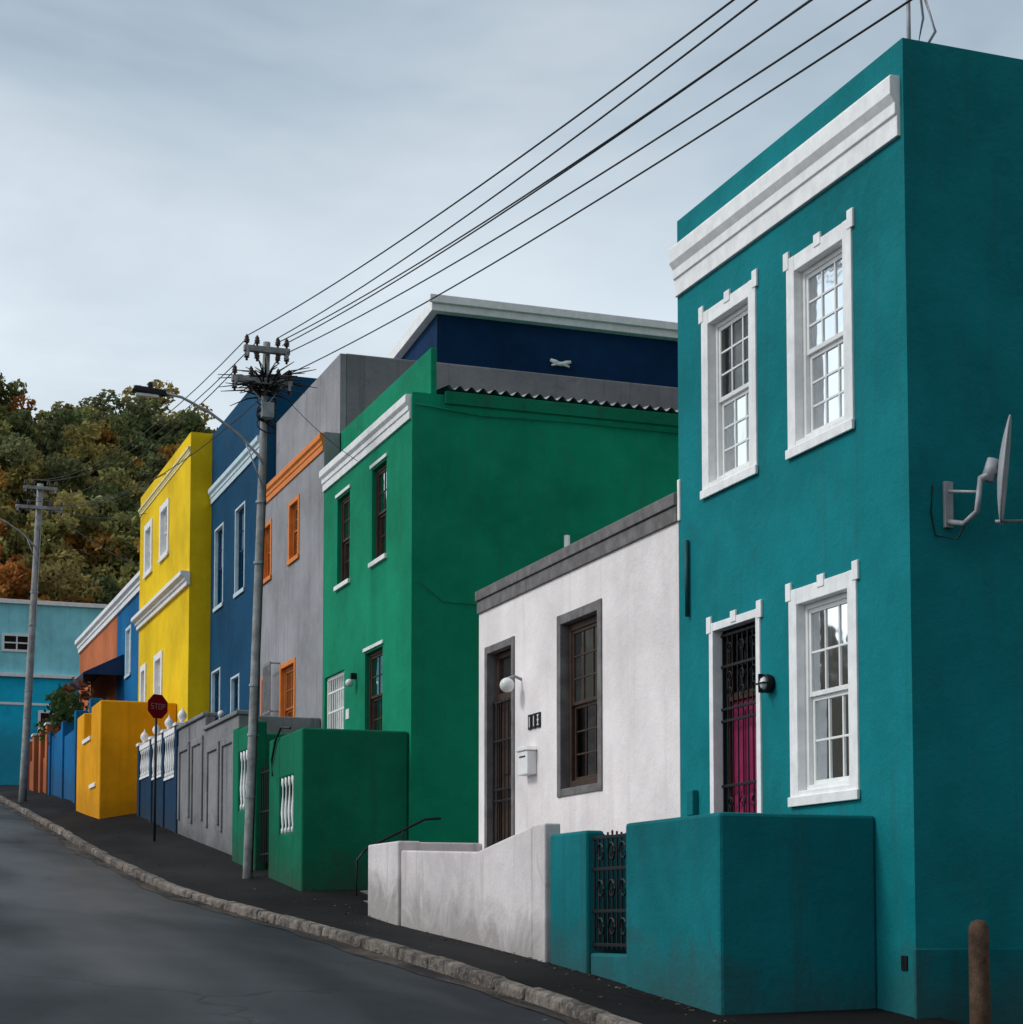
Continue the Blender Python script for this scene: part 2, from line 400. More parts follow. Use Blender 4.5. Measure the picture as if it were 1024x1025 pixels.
for i in range(1500):
    y=random.uniform(11,50); m=random.random()
    if m<.55: xx=cx(y)-.17-abs(random.gauss(0,.13)); z=cz(y)-.125+.045
    elif m<.85: xx=6.86-abs(random.gauss(0,.12)) if (y>27.5 or y<24.4) else random.uniform(6.2,8); z=g(y)+.02
    else: xx=random.uniform(cx(y)+.05,6.8); z=(cz(y)+g(y))/2+.03
    s=random.uniform(.008,.026); a=random.random()*6.28; t=random.uniform(-.5,.5)
    Lf.add([(xx+s*math.cos(a),y+s*math.sin(a),z+.004),(xx-s*.5*math.sin(a),y+s*.5*math.cos(a),z+s*t),(xx-s*math.cos(a),y-s*math.sin(a),z+.004),(xx+s*.5*math.sin(a),y-s*.5*math.cos(a),z-s*t*.3+.004)],[(0,1,2,3)])
Lf.make('fallen_leaves','dry_litter')

def hill(X,Y):
    s=min(max((Y-92)/68.,0),1); s=s*s*(3-2*s)
    f=1-.45*min(max((X-24)/22.,0),1)-.4*min(max((X-46)/60.,0),1)
    f*=1-.5*min(max((-20-X)/80.,0),1)
    return 32.2*s*f+1.2*math.sin(X*.21+1)*s+.9*math.sin(Y*.17)*s
def gz(X,Y):
    yc=min(max(Y,-80),95)
    return np.interp(yc,CY,CZ)-.55+hill(X,Y)
xs=[-2500,-1200,-500,-250,-120]+list(range(-80,131,5))+[180,300,600,1300,2500]
ys=[-2500,-1000,-300,-120,-80]+list(np.arange(-60,200,4))+[240,300,500,1200,2600]
G=Part()
for Y in ys:
    for X in xs: G.v.append((float(X),float(Y),float(gz(X,Y))))
nx=len(xs)
for i in range(len(ys)-1):
    for k in range(nx-1): G.f.append((i*nx+k,i*nx+k+1,(i+1)*nx+k+1,(i+1)*nx+k))
G.make('ground','soil',smooth=True)

# ------------------------------------------------------------------ teal house
X=8.4
T=Thing('teal_house',(X,13.45,g(15)))
holes=[]
for (a,b,c,d,cu) in ((14.3,15.52,1.07,3.06,[(0,.3),(.42,.98)]),(14.31,15.50,4.31,6.19,[(0,.22),(.72,1)]),(16.13,17.33,4.32,6.24,[(0,.25),(.7,1)])):
    h,inn=surround(T,X,a,b,c,d,.15,'white_trim',proud=.02,deep=.085,lugs=True); holes.append(h)
    sashwin(T,X+.07,*inn,nz=3 if c>4 else 2,cur=cu)
h,inn=surround(T,X,16.1,17.2,.1,3.0,.085,'white_trim',proud=.02,deep=.10,bottom=False,lugs=True); holes.append(h)
a,b,c,d=inn
dr=T.p('front_door','magenta_door',.01); fr=T.p('door_frame','brown_wood',.005); ir=T.p('security_gate','black_iron',.003)
fr.box(X+.13,X+.2,a,a+.07,c,d); fr.box(X+.13,X+.2,b-.07,b,c,d); fr.box(X+.131,X+.199,a+.07,b-.07,d-.07,d)
fr.box(X+.131,X+.199,a+.07,b-.07,2.20,2.28)
dr.box(X+.17,X+.22,a+.07,b-.07,c,2.20)
for i in range(5): dr.box(X+.155,X+.175,a+.10+i*.16,a+.17+i*.16,c+.2,2.1)
T.p('window_glass','glass').quad((X+.17,a+.07,2.28),(X+.17,b-.07,2.28),(X+.17,b-.07,d-.07),(X+.17,a+.07,d-.07))
T.p('window_interior','dark_room').quad((X+.5,a-.2,c),(X+.5,b+.2,c),(X+.5,b+.2,d+.2),(X+.5,a-.2,d+.2))
n=9
for i in range(n):
    yy=a+.03+(b-a-.06)*i/(n-1); ir.box(X+.075,X+.09,yy-.007,yy+.007,c,d-.02)
for zz in (c+.05,1.0,1.35,2.0,2.12,2.55,d-.05): ir.box(X+.07,X+.095,a,b,zz-.014,zz+.014)
for yy in (a+.2,(a+b)/2,b-.2):
    for zz in (2.27,2.43,1.17,2.72):
        ir.tube([(X+.072,yy+.07*math.cos(t*.6)*(1-t*.06),zz+.07*math.sin(t*.6)*(1-t*.06)) for t in range(12)],.009,5)
shell(T.p('walls','teal_plaster',.025),X,17,13.45,17.93,-1.6,7.43,holes)
cornice(T.p('cornice','white_trim',.006),X,13.50,17.93,6.60,7.12,.10)
T.p('plinth','teal_yard_plaster',.01).box(8.37,17,13.41,13.449,-1.6,-.22)
s=T.p('downpipe','downpipe_teal',0,True); s.tube([(X-.03,17.68,3.15),(X-.03,17.68,3.95)],.024)
lm=T.p('wall_lamp','black_iron',.006); lm.lathe((X-.09,15.90,2.24),[(.04,0),(.088,.01),(.092,.05),(.08,.09)],16,'X')
T.p('wall_lamp_glass','lampglass',0,True).lathe((X-.13,15.90,2.24),[(.01,0),(.045,.01),(.068,.045)],14,'X')
lm.box(X-.14,X-.08,15.893,15.907,2.15,2.33); lm.box(X-.14,X-.08,15.81,15.99,2.233,2.247)
T.p('meter_box','teal_yard_plaster',.01).box(X-.07,X,17.5,17.64,1.08,1.34)
v=T.p('air_vent','black_iron'); v.box(8.42,8.52,13.435,13.449,-.38,-.26)
T.p('air_vent_front','black_iron').box(X-.012,X,13.57,13.66,-.4,-.28)
ae=T.p('aerial','galv',0,True)
ae.tube([(8.62,13.7,7.0),(8.62,13.7,8.4)],.018,6); ae.tube([(8.62,13.4,7.95),(8.62,14.4,8.35)],.01,5)
for i in range(6): ae.tube([(8.4,13.5+i*.15,7.99+i*.06),(8.84,13.5+i*.15,7.99+i*.06)],.006,4)
ae.tube([(8.66,13.7,7.3),(8.74,13.66,7.75),(8.7,13.68,8.2)],.012,5)
ae.tube([(8.7,13.62,7.42),(8.82,13.6,7.62),(8.74,13.62,7.9)],.014,5)
T.done()

D=Thing('satellite_dish',(8.9,13.45,3.5))
c=Vector((8.96,12.98,3.67)); nrm=Vector((.80,-.58,-.10)).normalized(); up=Vector((0,0,1)); e1=(up-nrm*up.dot(nrm)).normalized(); e2=nrm.cross(e1)
P=D.p('dish','dish_grey',0,True); vs=[];fs=[]; nr=8; na=28
for side in (0,1):
    o=len(vs)
    for i in range(nr+1):
        r=.43*i/nr
        for k in range(na):
            an=2*math.pi*k/na
            vs.append(c+e1*math.cos(an)*r*1.05+e2*math.sin(an)*r*.95+nrm*(r*r*.30-.012*side))
    for i in range(nr):
        for k in range(na): fs.append((o+i*na+k,o+i*na+(k+1)%na,o+(i+1)*na+(k+1)%na,o+(i+1)*na+k))
o2=(nr+1)*na
for k in range(na): fs.append((nr*na+k,nr*na+(k+1)%na,o2+nr*na+(k+1)%na,o2+nr*na+k))
P.add(vs,fs)
br=D.p('bracket','galv',.004); br.box(8.72,8.80,13.41,13.448,3.27,3.66)
tb=D.p('arm','galv',0,True)
tb.tube([(8.76,13.43,3.32),(8.76,13.2,3.26),(8.80,13.07,3.34),(8.82,13.04,3.62)],.024,8)
tb.tube([(8.76,13.43,3.58),(8.80,13.07,3.5)],.014,6)
tb.tube([c-nrm*.02,(8.82,13.04,3.60)],.032,8)
tb.tube([c-nrm*.05+e1*.09,c-nrm*.09-e1*.09],.055,8)
tb.tube([c-e1*.42,c-e1*.40+nrm*.3,c-e1*.36+nrm*.5],.014,6)
D.p('lnb','dish_grey',0,True).tube([c-e1*.38+nrm*.50,c-e1*.30+nrm*.44],[.035,.03],10)
D.p('lead','cable',0,True).tube([(8.82,13.06,3.45),(8.76,13.3,3.15),(8.64,13.44,3.2),(8.6,13.44,3.4),(8.62,13.44,3.62)],.007,5)
D.done()

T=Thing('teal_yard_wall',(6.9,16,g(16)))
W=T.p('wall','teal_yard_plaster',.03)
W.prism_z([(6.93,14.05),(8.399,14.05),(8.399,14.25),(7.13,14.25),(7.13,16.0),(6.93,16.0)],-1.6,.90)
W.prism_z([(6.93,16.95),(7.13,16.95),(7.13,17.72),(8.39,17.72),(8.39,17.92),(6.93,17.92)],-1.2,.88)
W.box(6.97,7.13,16.0,16.95,-1.4,-.30)
ir=T.p('iron_gate','black_iron',.003)
for i in range(9):
    yy=16.04+.87*i/8; ir.box(7.0,7.016,yy-.010,yy+.010,-.26,.86-.05*abs(i-4)/4)
for zz in (-.22,.1,.5,.8): ir.box(6.995,7.02,16.0,16.95,zz-.016,zz+.016)
for yy in (16.2,16.47,16.74):
    for zz in (.3,.65,-.06):
        ir.tube([(7.0,yy+.10*math.cos(t*.6)*(1-t*.06),zz+.11*math.sin(t*.6)*(1-t*.06)) for t in range(12)],.013,5)
T.done()

# ------------------------------------------------------------------ white cottage
T=Thing('white_cottage',(X,18,g(21)))
h1,i1=surround(T,X,20.02,21.42,1.5,3.72,.12,'grey_trim',proud=.02,deep=.10,sill=False)
sashwin(T,X+.09,*i1,frame='brown_wood',nx=3,nz=3,curtain='fabric_dim',cur=[(0,.3),(.5,1)],fw=.09)
h2,i2=surround(T,X,22.95,24.10,.6,3.7,.10,'grey_trim',proud=.02,deep=.1,bottom=False)
a,b,c,d=i2
D_=T.p('front_door','brown_wood',.006); 
D_.box(X+.12,X+.2,a,a+.08,c,d); D_.box(X+.12,X+.2,b-.08,b,c,d); D_.box(X+.121,X+.199,a+.08,b-.08,d-.08,d); D_.box(X+.121,X+.199,a+.08,b-.08,2.95,3.05)
T.p('window_glass','glass').quad((X+.16,a+.08,3.05),(X+.16,b-.08,3.05),(X+.16,b-.08,d-.08),(X+.16,a+.08,d-.08))
D_.box(X+.17,X+.21,a+.08,b-.08,c,2.95)
for i in range(2):
    for (z0,z1) in ((1.1,1.8),(1.95,2.8)): D_.box(X+.155,X+.175,a+.15+i*.38,a+.15+i*.38+.28,z0,z1)
ir=T.p('security_gate','black_iron',.003)
for i in range(7):
    yy=a+.03+(b-a-.06)*i/6; ir.box(X+.06,X+.075,yy-.008,yy+.008,c,2.95)
for zz in (1.05,1.6,1.75,2.4,2.92): ir.box(X+.055,X+.08,a,b,zz-.014,zz+.014)
T.p('window_interior','dark_room').quad((X+.6,a-.2,c),(X+.6,b+.2,c),(X+.6,b+.2,d+.2),(X+.6,a-.2,d+.2))
shell(T.p('walls','white_plaster'),X,16,17.94,24.38,-1.3,4.42,[h1,h2])
P=T.p('parapet_capping','grey_trim',.01)
P.box(X-.03,X+.3,17.94,24.39,4.2,4.37); P.box(X-.055,X+.35,17.94,24.40,4.372,4.51)
T.p('globe_lamp','lampglass',0,True).sphere((X-.20,22.70,3.02),.095,14)
T.p('globe_lamp_arm','galv',0,True).tube([(X,22.70,3.1),(X-.10,22.70,3.14),(X-.20,22.70,3.10)],.02,6)
mb=T.p('mailbox','white_wood',.012); mb.box(X-.13,X,22.15,22.5,1.84,2.14); mb.prism_x(X-.15,X,[(22.12,2.142),(22.53,2.142),(22.47,2.20),(22.18,2.20)])
T.p('mailbox_slot','black_iron').box(X-.133,X-.129,22.22,22.43,2.06,2.08)
npl=T.p('number_plates','black_iron',.003)
for i in range(3): npl.box(X-.02,X,22.0+i*.15,22.0+i*.15+.12,2.42,2.61)
nd=T.p('number_digits','white_wood')
for i,ch in enumerate((2,1,1)):
    y0=22.02+ i*.15
    nd.box(X-.024,X-.0205,y0+.03,y0+.05,2.45,2.58)
    if ch==2: 
        for zz in (2.45,2.51,2.57): nd.box(X-.025,X-.0215,y0+.01,y0+.07,zz,zz+.014)
T.p('parapet_end','white_trim',.01).box(X-.02,X+.25,17.88,17.935,4.2,4.64)
T.done()

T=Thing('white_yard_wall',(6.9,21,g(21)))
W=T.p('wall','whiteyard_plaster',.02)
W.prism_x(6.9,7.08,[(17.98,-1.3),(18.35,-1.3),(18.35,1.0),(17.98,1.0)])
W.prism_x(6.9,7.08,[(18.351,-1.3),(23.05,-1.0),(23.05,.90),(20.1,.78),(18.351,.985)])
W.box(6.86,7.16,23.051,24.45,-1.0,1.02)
W.box(7.161,8.399,24.25,24.45,-1.0,1.06)
st=T.p('steps','whiteyard_plaster',.015)
st.box(7.3,8.39,22.3,24.24,-1,.55); st.box(7.5,8.38,22.5,24.23,.551,.72)
T.done()

H=Thing('handrail',(7.6,26.5,.4))
P=H.p('rail','black_iron',0,True)
P.tube([(8.7,27.0,1.54),(8.45,27.0,1.52),(7.8,26.95,1.2),(7.5,26.9,1.05),(7.38,26.9,.9),(7.38,26.9,.1)],.020,8)
P.tube([(8.1,26.95,1.34),(8.1,26.95,.2)],.016,6)
H.done()
S_=Thing('passage_steps',(8,26,.3)); st=S_.p('treads','concrete_plaster',.015)
for i in range(5): st.box(7.3+i*.28,7.3+i*.28+.279 if i<4 else 10.5,24.52,27.5,-.6,.3+.16*i)
S_.done()

# ------------------------------------------------------------------ green house
T=Thing('green_house',(X,27.55,g(30)))
holes=[]
for (a,b,c,d) in ((28.95,29.8,5.88,7.42),(31.2,32.03,5.86,7.40),(29.13,30.17,2.9,4.42)):
    holes.append((a,b,c,d)); sashwin(T,X+.07,a,b,c,d,frame='brown_wood',nx=2,nz=2,curtain='fabric_dim',cur=[(0,.25),(.8,1)],fw=.06)
    S=T.p('window_sills','white_trim',.006); S.box(X-.05,X+.07,a-.06,b+.06,c-.08,c-.001); S.box(X-.03,X-.001,a-.06,b+.06,d+.03,d+.09)
a,b,c,d=31.5,32.85,2.1,4.34
holes.append((a,b,c,d)); T.p('window_interior','dark_room').quad((X+.7,a-.2,c),(X+.7,b+.2,c),(X+.7,b+.2,d+.2),(X+.7,a-.2,d+.2))
wg=T.p('white_door_gate','white_wood',.003)
wg.box(X+.05,X+.1,a,a+.06,c,d); wg.box(X+.05,X+.1,b-.06,b,c,d); wg.box(X+.051,X+.099,a+.06,b-.06,d-.06,d)
for i in range(1,9): 
    yy=a+(b-a)*i/9; wg.box(X+.06,X+.08,yy-.014,yy+.014,c,d-.06)
for zz in (2.9,3.3,3.7,4.05): wg.box(X+.055,X+.085,a+.06,b-.06,zz-.018,zz+.018)
T.p('white_door','white_wood',.005).box(X+.2,X+.25,a,b,c,d)
shell(T.p('walls','green_plaster'),X,17,27.55,32.98,-.4,8.15,holes)
T.p('parapet','green_plaster',.015).box(8.70,8.80,27.56,32.97,7.7,8.88)
cornice(T.p('cornice','white_trim',.006),X,27.6,32.98,7.74,8.12,.10)
tb=T.p('side_moulding','greenyard_plaster',.008); tb.box(8.92,17,27.49,27.549,8.0,8.20)
T.p('side_pipe','greenyard_plaster',0,True).tube([(8.45,27.5,7.95),(9.5,27.51,7.86),(11,27.51,7.9),(17,27.51,7.86)],.016,6)
T.p('side_cable','cable',0,True).tube([(8.5,27.53,5.2),(8.9,27.53,4.9),(9.6,27.53,4.88)],.005,5)
T.p('wall_lamp','lampglass',0,True).sphere((X-.12,30.72,4.0),.07,10)
T.p('wall_lamp_bracket','black_iron',.005).box(X-.1,X,30.68,30.76,4.07,4.17)
T.p('house_number','white_wood').box(X-.012,X,31.15,31.35,3.45,3.62)
C=T.p('corrugated_roof','zinc',0,True); n=700; vs=[];fs=[]
for i in range(n+1):
    xx=8.95+8.0*i/n; w=.035*math.sin(xx*2*math.pi/.19)
    vs+=[(xx,27.52,8.27+w),(xx,30.0,8.62+w)]
    if i<n: fs.append((2*i,2*i+2,2*i+3,2*i+1))
C.add(vs,fs)
T.p('roof_wall','concrete_plaster',.02).box(9.45,17,29.98,30.3,8.0,9.42)
T.p('vent_pipe','white_wood',0,True).tube([(10.9,27.4,5.2),(10.9,27.4,6.05)],.05,8)
T.done()

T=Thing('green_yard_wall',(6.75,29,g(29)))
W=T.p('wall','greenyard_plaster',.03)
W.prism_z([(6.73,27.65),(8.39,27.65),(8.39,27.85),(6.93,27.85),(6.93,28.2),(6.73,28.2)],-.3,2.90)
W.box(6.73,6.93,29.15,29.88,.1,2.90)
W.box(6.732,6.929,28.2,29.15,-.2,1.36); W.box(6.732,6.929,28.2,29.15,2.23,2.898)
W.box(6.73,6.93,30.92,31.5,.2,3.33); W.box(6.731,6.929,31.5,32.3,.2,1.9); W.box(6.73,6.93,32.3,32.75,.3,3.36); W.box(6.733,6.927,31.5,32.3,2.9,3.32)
W.box(6.93,8.39,32.6,32.75,.3,3.3)
B=T.p('balusters','white_trim',0,True)
for i in range(4): baluster(B,(6.765,28.34+i*.225,1.36),.87,.034)
for i in range(3): baluster(B,(6.765,31.66+i*.23,1.9),1.0,.034)
ir=T.p('iron_gate','black_iron',.003)
for i in range(8):
    yy=29.93+.94*i/7; ir.box(6.82,6.836,yy-.01,yy+.01,.95,2.55)
for zz in (1.1,1.8,2.45): ir.box(6.815,6.84,29.88,30.92,zz-.014,zz+.014)
ir.tube([(6.70,28.3,2.95),(6.70,28.9,3.02),(6.70,29.3,2.85),(6.70,29.55,2.55),(6.70,29.5,2.3)],.02,6)
T.done()

# ------------------------------------------------------------------ grey house
T=Thing('grey_house',(X,33,g(35)))
holes=[]
for (a,b,c,d) in ((34.85,35.72,6.9,8.12),(37.2,37.98,6.9,8.12),(35.08,36.35,3.2,5.02)):
    h,i_=surround(T,X,a,b,c,d,.09,'orange_trim',proud=.02); holes.append(h)
    sashwin(T,X+.06,*i_,frame='orange_wood',nx=2,nz=2,curtain='fabric_dim',cur=(.1,.5),fw=.06)
h,i_=surround(T,X,37.2,38.05,2.2,5.0,.09,'orange_trim',proud=.02,bottom=False); holes.append(h)
sashwin(T,X+.06,*i_,frame='orange_wood',nx=2,nz=3,curtain=None,fw=.08)
shell(T.p('walls','grey_plaster'),X,17,33.0,38.18,.3,8.86,holes)
cornice(T.p('cornice','orange_trim',.006),X,33.02,38.16,8.52,8.85,.08)
T.p('upper_parapet_front','grey_plaster').box(8.69,8.80,33.0,38.17,8.4,10.34)
T.p('upper_storey','concrete_plaster',.02).box(8.801,17,33.01,38.16,8.0,10.36)
ir=T.p('window_grille','galv')
for i in range(8): ir.box(X-.2,X-.18,36.4+i*.09,36.42+i*.09,3.2,5.1)
for zz in (3.25,4.1,5.05): ir.box(X-.2,X-.18,36.38,37.06,zz,zz+.03); ir.box(X-.19,X,36.38,36.4,zz,zz+.03)
T.done()
T=Thing('grey_yard_wall',(6.9,36,g(36)))
W=T.p('wall','concrete_plaster',.02)
W.box(6.9,7.1,33.1,36.2,.3,3.66); W.box(6.9,7.1,36.2,39.1,.6,3.95); W.box(7.1,8.39,33.1,33.3,.3,3.655)
for a in (33.35,34.75,36.35,37.75):
    for (p,q,r,s2) in ((a,a+.12,1.6,3.35),(a+1.08,a+1.2,1.6,3.35)): W.box(6.86,6.9,p,q,r+(a-33)*.1,s2+(.25 if a>36 else 0))
    W.box(6.862,6.9,a+.12,a+1.08,3.2+(.25 if a>36 else 0),3.34+(.25 if a>36 else 0))
W.box(6.85,7.14,33.05,36.19,3.661,3.74); W.box(6.85,7.14,36.2,39.1,3.951,4.03)
T.done()

# ------------------------------------------------------------------ blue house
T=Thing('blue_house',(X,38.2,g(41)))
holes=[]
for (a,b,c,d) in ((39.78,40.8,7.08,9.03),(42.1,43.1,7.12,9.03),(40.2,41.1,3.9,5.35),(42.3,43.3,3.6,5.75)):
    h,i_=surround(T,X,a,b,c,d,.05,'lightblue_trim',proud=.02); holes.append(h)
    sashwin(T,X+.06,*i_,frame='blue_plaster',nx=2,nz=2,curtain='fabric_dim',cur=(0,.3),fw=.035)
shell(T.p('walls','blue_plaster'),X,17,38.2,43.58,1,11.38,holes)
cornice(T.p('cornice','lightblue_trim',.006),X,38.24,43.56,9.72,10.07,.10)
T.p('wall_lamp','lampglass',0,True).sphere((X-.12,41.6,4.6),.08,8)
T.done()
T=Thing('blue_yard_wall',(6.9,42,g(42)))
W=T.p('wall','darkblue_plaster',.02); Wt=T.p('balusters','white_trim',0,True); cp=T.p('copings','white_trim',.01)
for yy in (39.12,40.7,42.3,44.0):
    W.box(6.86,7.14,yy,yy+.28,1,4.05); cp.box(6.83,7.17,yy-.03,yy+.31,4.051,4.12)
    T.p('ball_finials','white_trim',0,True).lathe((7.0,yy+.14,4.12),[(.06,0),(.04,.05),(.07,.08),(.095,.13),(.095,.18),(.06,.24),(.02,.28),(.005,.34)],10)
for a,b in ((39.40,40.7),(40.98,42.3),(42.58,44.0)):
    zt=3.0+(a-39.4)*.08
    W.box(6.9,7.1,a,b,1,zt); cp.box(6.86,7.12,a,b,3.93,4.045); cp.box(6.87,7.1,a,b,zt+.001,zt+.06)
    k=int((b-a)/.21)
    for i in range(k): baluster(Wt,(6.90,a+.1+i*(b-a)/k,zt+.06),3.93-zt-.06,.036)
W.box(7.18,8.39,39.15,39.35,1,3.9)
T.done()

T=Thing('navy_house',(10.6,33,2))
W=T.p('walls','navy_plaster',.01)
W.hexa([(10.6,33.2,7),(19,33.2,7),(19,41,7),(10.6,41,7),(10.6,33.2,11.36),(19,33.2,11.36),(19,41,10.69),(10.6,41,10.69)])
F_=T.p('roof_fascia','white_trim',.01)
F_.hexa([(10.45,33.05,11.361),(19.2,33.05,11.361),(19.2,41.1,10.70),(10.45,41.1,10.70),(10.45,33.05,11.6),(19.2,33.05,11.6),(19.2,41.1,10.9),(10.45,41.1,10.9)])
F_.box(10.40,19.3,32.98,33.049,11.50,11.65)
bd=T.p('bird_ornament','white_trim',0,True); bz=10.62; by=33.12
bd.lathe((13.05,by,bz),[(.01,-.10),(.035,-.07),(.045,0),(.035,.07),(.01,.11)],8,'X')
for s_ in (-1,1): bd.tube([(13.05,by,bz),(13.05+s_*.11,by,bz+.03),(13.05+s_*.21,by,bz+.06)],[.03,.045,.03],6); bd.tube([(13.05+s_*.05,by,bz),(13.05+s_*.18,by,bz-.04)],[.03,.02],6)
T.done()

# ------------------------------------------------------------------ yellow house
XY=7.9
T=Thing('yellow_house',(XY,43.6,g(47)))
holes=[]
for (a,b,c,d) in ((46.4,47.7,9.05,10.47),(48.9,50.1,9.05,10.46),(47.1,48.3,5.2,6.76),(49.6,50.5,5.2,6.76)):
    h,i_=surround(T,XY,a,b,c,d,.17,'white_trim',proud=.04); holes.append(h)
    sashwin(T,XY+.06,*i_,frame='white_wood',nx=2,nz=2,curtain='fabric',cur=(0,1))
shell(T.p('walls','yellow_plaster'),XY,17,43.6,51.0,1.4,11.42,holes)
cornice(T.p('cornice','yellow_trim',.006),XY,43.6,51.0,10.9,11.08,.07)
cornice(T.p('string_course','white_trim',.006),XY,43.56,51.0,7.80,8.13,.22)
T.done()
T=Thing('yellow_yard_wall',(6.1,47,g(47)))
W=T.p('wall','yellowyard_plaster',.03)
W.prism_z([(6.1,45.0),(7.89,45.0),(7.89,45.2),(6.35,45.2),(6.35,46.6),(6.1,46.6)],1.8,5.2)
W.box(6.101,6.349,46.6,48.0,1.8,4.4); W.box(6.1,6.35,48.0,49.3,1.8,5.2)
W.box(6.351,7.89,49.1,49.29,1.8,5.1)
cp=T.p('copings','white_trim',.01); cp.box(6.06,6.12,45.6,46.6,3.2,3.3); cp.box(6.06,6.4,46.6,48.0,4.401,4.5)
T.done()

# ------------------------------------------------------------------ further houses
T=Thing('bright_blue_house',(X,51,g(54)))
holes=[]
for (a,b,c,d) in ((52.6,53.6,7.2,8.7),(55.6,56.6,7.2,8.7),(52.6,53.6,4.6,6.1)):
    h,i_=surround(T,X,a,b,c,d,.1,'lightblue_trim',proud=.03); holes.append(h)
    sashwin(T,X+.06,*i_,frame='white_wood',nx=2,nz=2,curtain='fabric_dim',cur=(0,.4))
shell(T.p('walls','farblue_plaster'),X,17,51.02,58.5,2,9.95,holes)
cornice(T.p('cornice','white_trim',.006),X,51.05,58.5,9.40,9.85,.18)
T.done()
T=Thing('terracotta_house',(X,58.5,g(61)))
holes=[]
for (a,b,c,d) in ((60,61,5.6,7),(63.5,64.5,5.6,7)):
    h,i_=surround(T,X,a,b,c,d,.1,'white_trim',proud=.03); holes.append(h)
    sashwin(T,X+.06,*i_,frame='white_wood',nx=2,nz=2,curtain='fabric_dim',cur=(0,.4))
shell(T.p('walls','terracotta_plaster'),X,17,58.52,67.5,3,9.95,holes)
cornice(T.p('cornice','white_trim',.006),X,58.52,67.5,9.40,9.85,.18)
aw=T.p('awning','awning_blue',.01)
aw.hexa([(7.2,57,7.35),(8.39,57,7.95),(8.39,64.5,7.95),(7.2,64.5,7.35),(7.2,57,7.4),(8.39,57,8.0),(8.39,64.5,8.0),(7.2,64.5,7.4)])
av=T.p('awning_valance','awning_blue')
for i in range(15): av.box(7.19,7.21,57+i*.5,57.42+i*.5,7.1,7.35)
aw.add([(7.2,57,7.35),(8.39,57,7.95),(8.39,57,7.35)],[(0,1,2)])
at=T.p('awning_stripes','white_trim')
for i in range(15): at.hexa([(7.195,57.2+i*.5,7.407),(8.385,57.2+i*.5,8.007),(8.385,57.3+i*.5,8.007),(7.195,57.3+i*.5,7.407),(7.195,57.2+i*.5,7.412),(8.385,57.2+i*.5,8.012),(8.385,57.3+i*.5,8.012),(7.195,57.3+i*.5,7.412)])
T.done()
T=Thing('blue_garden_wall',(6.5,54,g(54)))
W=T.p('wall','farblue_plaster',.02); W.box(6.5,6.7,49.75,52.4,2,5.0); W.box(6.501,6.699,52.75,55.4,2.4,5.3); W.box(6.5,6.7,55.75,58.6,2.6,5.6)
for yy in (49.4,52.4,55.4,58.6): W.box(6.44,6.76,yy,yy+.35,2,5.75)
T.done()
T=Thing('terracotta_gate_wall',(6.6,62,g(62)))
W=T.p('pillars','terracotta_plaster',.02)
for yy in (60,61.8,63.8,66): W.box(6.5,6.9,yy,yy+.45,3,6.1)
W.box(6.6,6.8,60.45,61.8,3,5.2); W.box(6.6,6.8,64.25,66,3.3,5.4)
cp=T.p('copings','white_trim',.01)
for yy in (60,61.8,63.8,66): cp.box(6.46,6.94,yy-.04,yy+.49,6.101,6.17)
T.done()
T=Thing('turquoise_building',(4,80,g(80)))
W=T.p('lower_walls','cyan_plaster',.02); W.box(-12,11.0,80,90,4,10.05)
W2=T.p('upper_walls','palecyan_plaster',.02); W2.box(-12,10.98,80.05,90,10.051,13.25)
ld=T.p('ledges','white_trim',.01); ld.box(-12.1,11.1,79.8,80.045,10.05,10.2); ld.box(-12.1,11.05,79.9,80.045,13.1,13.27)
ld.box(-12,10.9,79.97,79.999,8.9,9.0)
def win_y(T,x0,x1,z0,z1,Y):
    F=T.p('window_frames','white_wood',.005)
    F.box(x0-.1,x0,Y-.06,Y,z0-.1,z1+.1); F.box(x1,x1+.1,Y-.06,Y,z0-.1,z1+.1); F.box(x0,x1,Y-.06,Y,z1,z1+.1); F.box(x0,x1,Y-.06,Y,z0-.1,z0)
    F.box((x0+x1)/2-.03,(x0+x1)/2+.03,Y-.05,Y,z0,z1); F.box(x0,x1,Y-.045,Y,(z0+z1)/2-.03,(z0+z1)/2+.03)
    T.p('window_glass_front','dark_room').box(x0,x1,Y-.03,Y-.001,z0,z1)
for x0 in (-9,-5,-1,3,6.9): win_y(T,x0,x0+1.0,11.2,11.75,80.05)
for x0 in (-9,-5,-1,3): win_y(T,x0,x0+1.2,7.2,8.7,80)
win_y(T,8.4,9.4,7.5,8.6,80)
T.done()

